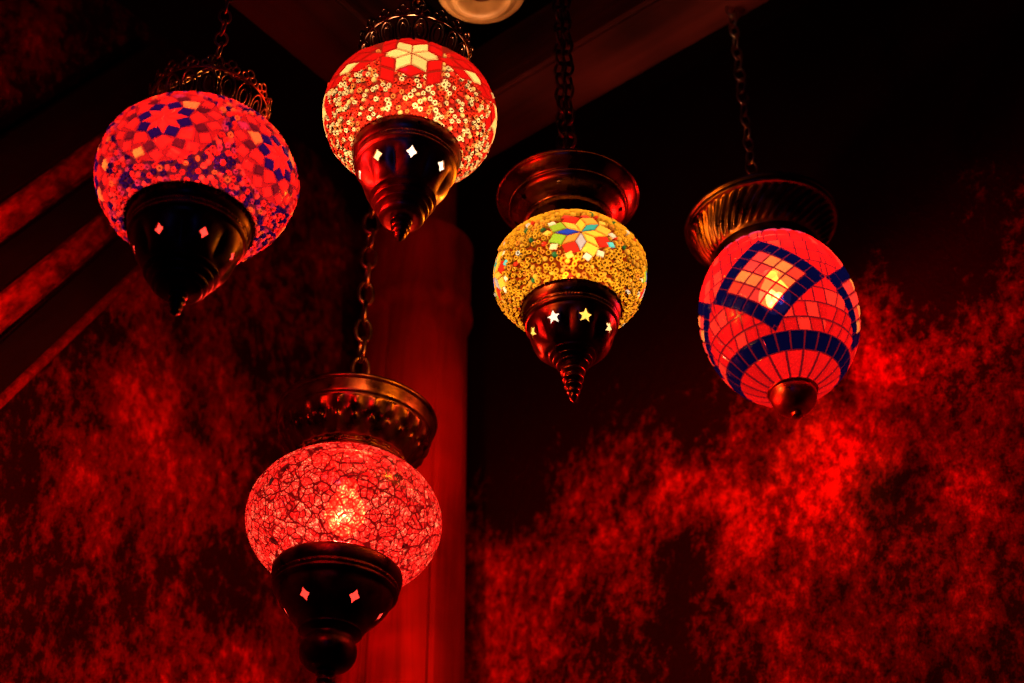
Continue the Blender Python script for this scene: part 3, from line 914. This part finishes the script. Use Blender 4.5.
# ================================================================== LANTERN 5 (lower left, crackle glass)
CL5 = at(344, 522, 1.62)
l5 = Lantern('crackle_lantern', CL5, 'red crackle glass lantern with black cup, the lowest one, on a thick link chain', -0.200, tilt=2.4)
a5, b5 = 0.1058, 0.0770
g = Globe(a5, b5, 0.52, PI - 0.66, 420, 200)
g.grout = np.array((0, 0, 0)); g.base(RED, 0.5)
MG5 = glass_crackle('red_crackle_glass')
o = g.build('glass_globe', MG5, l5.root); o.location = l5.off
R5 = .0690
r5 = [(R5 * .95, -.0590), (R5 * .99, -.0615), (R5, -.0660), (R5 * .99, -.0715), (R5 * .965, -.0750), (R5 * .95, -.0765), (R5 * .95, -.0790, .0016), (R5 * .94, -.0820), (R5 * .955, -.0845), (R5 * .92, -.0875),
      (R5 * .88, -.0895), (R5 * .84, -.0970), (R5 * .76, -.1055), (.0460, -.1130), (.0400, -.1190), (.0355, -.1255), (.0335, -.1290), (.0330, -.1310), (.0300, -.1330), (.0255, -.1365), (.0262, -.1400), (.0290, -.1460), (.0298, -.1530), (.0275, -.1610), (.0215, -.1680), (.0130, -.1715), (.0050, -.1725)]
h5 = [(poly_diamond(.0060, .0078), -0.1090, math.radians(a)) for a in (-37, 25, 85, 145, 205, 265)]
cup, pr = l5.shell('bottom_cup', r5, M_DARK, wave=cup_wave(120, 8), holes=h5, open_end=False)
l5.insets(pr, h5, [G_RED], cup)
l5.shell('finial', [(.004, -.1700), (.0090, -.1725), (.0100, -.1760), (.0070, -.1795), (.0085, -.1830), (.0060, -.1870), (.0070, -.1900), (.0040, -.1950), (.0, -.2000)], M_DARK, open_end=False, seg=40)
def petals(a, ph, zz):
    if a > .0025: return .0016 * (0.5 + .5 * math.cos(130 * ph))
    q = abs(math.cos(13 * ph)); return a * (q ** 3) * 1.4
rc5 = [(.0560, .0580), (.0600, .0620), (.0625, .0650, 'c'), (.0620, .0680), (.0625, .0700, .003), (.0620, .0722), (.0640, .0735, 'c'), (.0680, .0790, .0012), (.0740, .0880, .0024), (.0800, .0990, .0024), (.0840, .1080, .0012), (.0850, .1110), (.0858, .1130, 'c'),
       (.0872, .1150), (.0880, .1220), (.0885, .1290, 'c'), (.0912, .1300), (.0918, .1325), (.0908, .1345)]
l5.shell('embossed_collar', rc5, M_MID, wave=petals, seg=312)
l5.shell('light_stop_plate', [(.0605, .0640), (.0605, .0670), (.05, .069), (.02, .072), (.008, .074)], M_DARK, seg=64)  # added here too, keeps the bulb's light from escaping upward
# cross bar inside the collar that the chain hooks into
mb = MB(); 
for k in range(3):
    ph = l5.face + math.radians(30 + 120 * k)
    mb.tube([(0.088 * math.cos(ph), .088 * math.sin(ph), .1290), (.04 * math.cos(ph), .04 * math.sin(ph), .1340), (0, 0, .139)], .0022, 8)
l5.put(mb.build('cross_bar', M_DARK))
l5.chain(.137, CEIL - CL5.z, .0330, .0185, .0024, M_CHAIN, twist=.35)

# ------------------------------------------------------------------ bulbs
WARM = (1.0, 0.80, 0.55)
B_SOFT = bulb_mat('soft_bulb_glass', (1.0, 0.55, 0.2), 0.5)
B_HOT = bulb_mat('clear_bulb_glass', (1.0, 0.62, 0.25), 12.0)
B_CORE = bulb_mat('glowing_filament', (1.0, 0.75, 0.4), 60.0)
B_DIM = bulb_mat('dim_filament', (1.0, 0.7, 0.35), 2.0)
WHITE = (1, 1, 1)
l1.bulb(.016, B_SOFT, B_DIM, 16, WHITE, z=0.0)
l2.bulb(.016, B_SOFT, B_DIM, 9.5, WARM, z=-0.012)
l3.bulb(.014, B_SOFT, B_DIM, 7.5, WARM, z=-0.005)
l4.bulb(.018, B_HOT, B_CORE, 11, WHITE, z=0.026, core_r=.008, soft=.018)
l5.bulb(.022, B_HOT, B_CORE, 18, WHITE, z=0.008, core_r=.008)

# ------------------------------------------------------------------ setting
dR = Vector((0.777, -0.629, 0)).normalized()     # right wall runs toward the room this way
nR = Vector((0.629, 0.777, 0)).normalized()      # outward
dL = Vector((-0.629, -0.777, 0)).normalized()
nL = Vector((-0.777, 0.629, 0)).normalized()
COL = at(411, 450, 1.0) - CAM; COL = COL / COL.y * 1.80; COL = Vector((COL.x - .0, COL.y, 0))
kR, kL = 1.430, 1.385
# corner where both wall planes meet
det = nR.x * nL.y - nR.y * nL.x
PC = Vector(((kR * nL.y - kL * nR.y) / det, (nR.x * kL - nL.x * kR) / det, 0))
def frame(p, x, y, z_):
    M = Matrix.Identity(4)
    for i_, vv in enumerate((x, y, z_)):
        M[0][i_], M[1][i_], M[2][i_] = vv
    M[0][3], M[1][3], M[2][3] = p
    return M
def slab(name, M, sx, sy, sz, mat, parent=None, kind=None, bevel=0.0):
    mb = MB(); mb.box(Matrix.Identity(4), sx, sy, sz)
    o = mb.build(name, mat, parent, smooth=False)
    o.matrix_world = M
    if kind: o['kind'] = kind
    if bevel:
        bm = bmesh.new(); bm.from_mesh(o.data); bmesh.ops.recalc_face_normals(bm, faces=bm.faces)
        bmesh.ops.bevel(bm, geom=bm.edges[:], offset=bevel, segments=3, affect='EDGES'); bm.to_mesh(o.data); bm.free()
    return o
Z = Vector((0, 0, 1))
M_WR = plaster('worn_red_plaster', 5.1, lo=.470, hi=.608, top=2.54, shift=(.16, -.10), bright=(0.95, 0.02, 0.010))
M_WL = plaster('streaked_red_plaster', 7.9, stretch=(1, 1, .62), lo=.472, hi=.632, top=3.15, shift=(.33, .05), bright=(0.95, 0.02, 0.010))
WH = 3.1
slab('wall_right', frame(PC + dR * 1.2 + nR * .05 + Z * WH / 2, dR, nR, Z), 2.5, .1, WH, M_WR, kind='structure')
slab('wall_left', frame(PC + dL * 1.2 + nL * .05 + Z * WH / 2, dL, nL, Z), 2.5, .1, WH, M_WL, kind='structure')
M_CEIL = wood('near_black_boards', (0.002, 0.001, 0.001), (0.008, 0.002, 0.001), axis=0)  # boards in a nearly black tone all over
slab('ceiling', frame(Vector((0, .9, CEIL + .04)), dR, nR, Z), 5.0, 5.0, .08, M_CEIL, kind='structure')

M_COL = wood('red_stained_wood', (0.07, 0.002, 0.001), (0.52, 0.014, 0.008), axis=2, scale=7.0, bump=.5)
# round post clad in staves, with a wider turned head
seg = 96; vs = []; fs = []
prof = [(.087, 0.0), (.084, 1.9), (.076, 2.645), (.077, 2.655), (.081, 2.662), (.084, 2.672), (.083, 2.684), (.080, 2.694), (.080, 2.785), (.083, 2.793), (.083, 2.806), (.055, 2.812), (.055, CEIL)]
for (r, zz) in prof:
    for k in range(seg):
        a = 2 * PI * k / seg
        gq = .0035 if k % 16 == 0 and zz < 2.65 else 0
        vs.append(((r - gq) * math.cos(a), (r - gq) * math.sin(a), zz))
for i in range(len(prof) - 1):
    for k in range(seg): fs.append((i * seg + k, i * seg + (k + 1) % seg, (i + 1) * seg + (k + 1) % seg, (i + 1) * seg + k))
fs.append(tuple(range(seg))[::-1]); fs.append(tuple((len(prof) - 1) * seg + k for k in range(seg)))
o = mesh_obj('wooden_column', vs, fs, M_COL, loc=COL, angle=30)
tag(o, 'round red wooden column with a wider head in the corner', 'column')

# ceiling beams
M_BEAM = wood('red_brown_beam_wood', (0.016, 0.002, 0.001), (0.13, 0.010, 0.005), axis=0, scale=6.0, bump=.5)
ZB = 2.81
pb = Vector((.087, 1.503, 0)); kb = nR.dot(pb)          # back lower edge of the right beam
Mb = frame(nR * (kb - .05) + dR * -0.055 + Z * (ZB + .06), dR, nR, Z)
o = slab('ceiling_beam', Mb, 2.1, .10, .12, M_BEAM, bevel=.006)
tag(o, 'dark red-brown timber beam above the amber lantern, running to the right', 'beam', 'timber beams under the ceiling')
o['label'] = 'dark red-brown timber beam running up to the right behind the amber lantern chain'
pl = Vector((-.287, 1.409, 0)); kl = nL.dot(pl)
Ml = frame(nL * (kl - .06) + dL * -.611 + Z * (ZB + .06), dL, nL, Z)
o = slab('ceiling_beam', Ml, 1.02, .12, .12, M_BEAM, bevel=.006)
tag(o, 'dark red-brown timber beam running up to the left between the two left lanterns', 'beam', 'timber beams under the ceiling')

# slanting black timbers on the left wall
def on_left(px, py, k):
    d = at(px, py, 1.0) - CAM
    t = k / nL.dot(d)
    return CAM + d * t
M_TIM = wood('black_timber', (0.004, 0.002, 0.002), (0.016, 0.004, 0.003), axis=0, scale=7.0, bump=.4)
M_STRIP = plaster('worn_red_board', 6.2, stretch=(.5, 1, 1), lo=.43, hi=.60, bright=(0.95, 0.02, 0.010))
def timber(lo0, lo1, up0, up1, label, thick=.030, mat=None):
    """lo0-lo1 lower edge, up0-up1 upper edge of the face, on the left wall"""
    k = kL - thick
    a0, a1, b0, b1 = on_left(*lo0, k), on_left(*lo1, k), on_left(*up0, k), on_left(*up1, k)
    A, B = (a0 + b0) / 2, (a1 + b1) / 2
    x = (B - A).normalized(); z_ = x.cross(nL).normalized()
    w = (abs((b0 - a0).dot(z_)) + abs((b1 - a1).dot(z_))) / 2
    M = frame((A + B) / 2 + nL * thick / 2, x, nL, z_)
    root = slab('wall_timber', M, (B - A).length, thick, w, mat or M_TIM, bevel=.003)
    tag(root, label, 'timber', 'slanting timbers on the left wall')
    return root, M, (B - A).length, w
def ln(p, q, x): return (x, p[1] + (q[1] - p[1]) * (x - p[0]) / (q[0] - p[0]))
X0, X1 = -70, 165
for (lo, up, lab) in ((((0, 203), (100, 132)), ((0, 135), (100, 75)), 'uppermost slanting black timber on the left wall, beside the upper left lantern'),
                      (((0, 290), (100, 213)), ((0, 245), (100, 172)), 'middle slanting black timber on the left wall, between two worn red strips')):
    timber(ln(*lo, X0), ln(*lo, X1), ln(*up, X0), ln(*up, X1), lab)
for (lo, up, lab) in ((((0, 243), (100, 170)), ((0, 205), (100, 134)), 'upper slanting board with worn red paint, on the left wall between black timbers'),
                      (((0, 335), (100, 251)), ((0, 292), (100, 215)), 'lower slanting board with worn red paint, on the left wall between black timbers')):
    timber(ln(*lo, X0), ln(*lo, X1), ln(*up, X0), ln(*up, X1), lab, .012, M_STRIP)
lo, up = ((0, 402), (100, 302)), ((0, 337), (100, 253))
r_, M_, L_, W_ = timber(ln(*lo, X0), ln(*lo, 190), ln(*up, X0), ln(*up, 190), 'lowest slanting black timber on the left wall, with an added red strip as its lit lower edge')
M_LIT_EDGE = plaster('lit_edge_red', 4.4, lo=.36, hi=.60)  # red strip added to stand in for the timber's lit lower edge
mb = MB(); sgn = -1 if (M_ @ Vector((0, 0, 1)) - M_ @ Vector((0, 0, 0))).z > 0 else 1
mb.tube([(-L_ / 2, -.010, sgn * (W_ / 2 + .003)), (0, -.010, sgn * (W_ / 2 + .003)), (L_ / 2, -.010, sgn * (W_ / 2 + .003))], .0075, 10)
b_ = mb.build('lit_edge_strip', M_LIT_EDGE, r_)

# tan ring fitting at the top edge
CR = at(481, -6, 1.72)
rows = [(.020, .040), (.024, .022), (.028, .004), (.031, -.004), (.036, -.006), (.041, -.002), (.046, .004), (.052, .006), (.056, .010), (.055, .022), (.045, .045), (.030, .065), (.020, .075)]
vs, fs, pr = lathe(rows, .002, 96, None, 4, True)
root = bpy.data.objects.new('ring_lamp_fitting', None); C.objects.link(root); root.location = CR + Vector((0, 0, -.006))
tag(root, 'tan turned metal ring fitting cut off by the top edge, blurred', 'lamp fitting')
vs = [(x * .94, y * .94, z_) for x, y, z_ in vs]
o = mesh_obj('flared_ring', vs, fs, M_TAN, root, angle=50); o.location = (0, 0, .006)
mb = MB(); mb.tube([(0, 0, .006), (0, 0, .008), (0, 0, .05)], [.012, .0185, .0185], 24)  # dark plug added so the ring's hole looks unlit
o = mb.build('dark_bore_plug', M_DARK, root); o.location = (0, 0, .006)
mb = MB(); mb.tube([(0, 0, .06), (0, 0, .2), (0, 0, CEIL - CR.z)], .019, 20)
o = mb.build('stem', M_DARK, root); o.location = (0, 0, .006)

# a small blue lamp on the room side, behind the camera, that glints on the metal
ld = bpy.data.lights.new('blue_lamp', 'POINT'); ld.energy = 3.0; ld.color = (0.02, 0.08, 1.0); ld.shadow_soft_size = .035
lo = bpy.data.objects.new('blue_lamp', ld); C.objects.link(lo); lo.location = (-.25, -.9, 2.3)

# ------------------------------------------------------------------ world + view
w = bpy.data.worlds.new('night'); sc.world = w; w.use_nodes = True
w.node_tree.nodes['Background'].inputs[0].default_value = (0.02, 0.001, 0.001, 1)
w.node_tree.nodes['Background'].inputs[1].default_value = 0.12
sc.view_settings.view_transform = 'Standard'
sc.view_settings.look = 'None'
sc.view_settings.exposure = 0.0
sc.view_settings.gamma = 1.0
sc.view_settings.use_curve_mapping = False
sc.cycles.use_denoising = True
sc.cycles.transparent_max_bounces = 24
sc.cycles.max_bounces = 8
sc.cycles.sample_clamp_indirect = 4.0
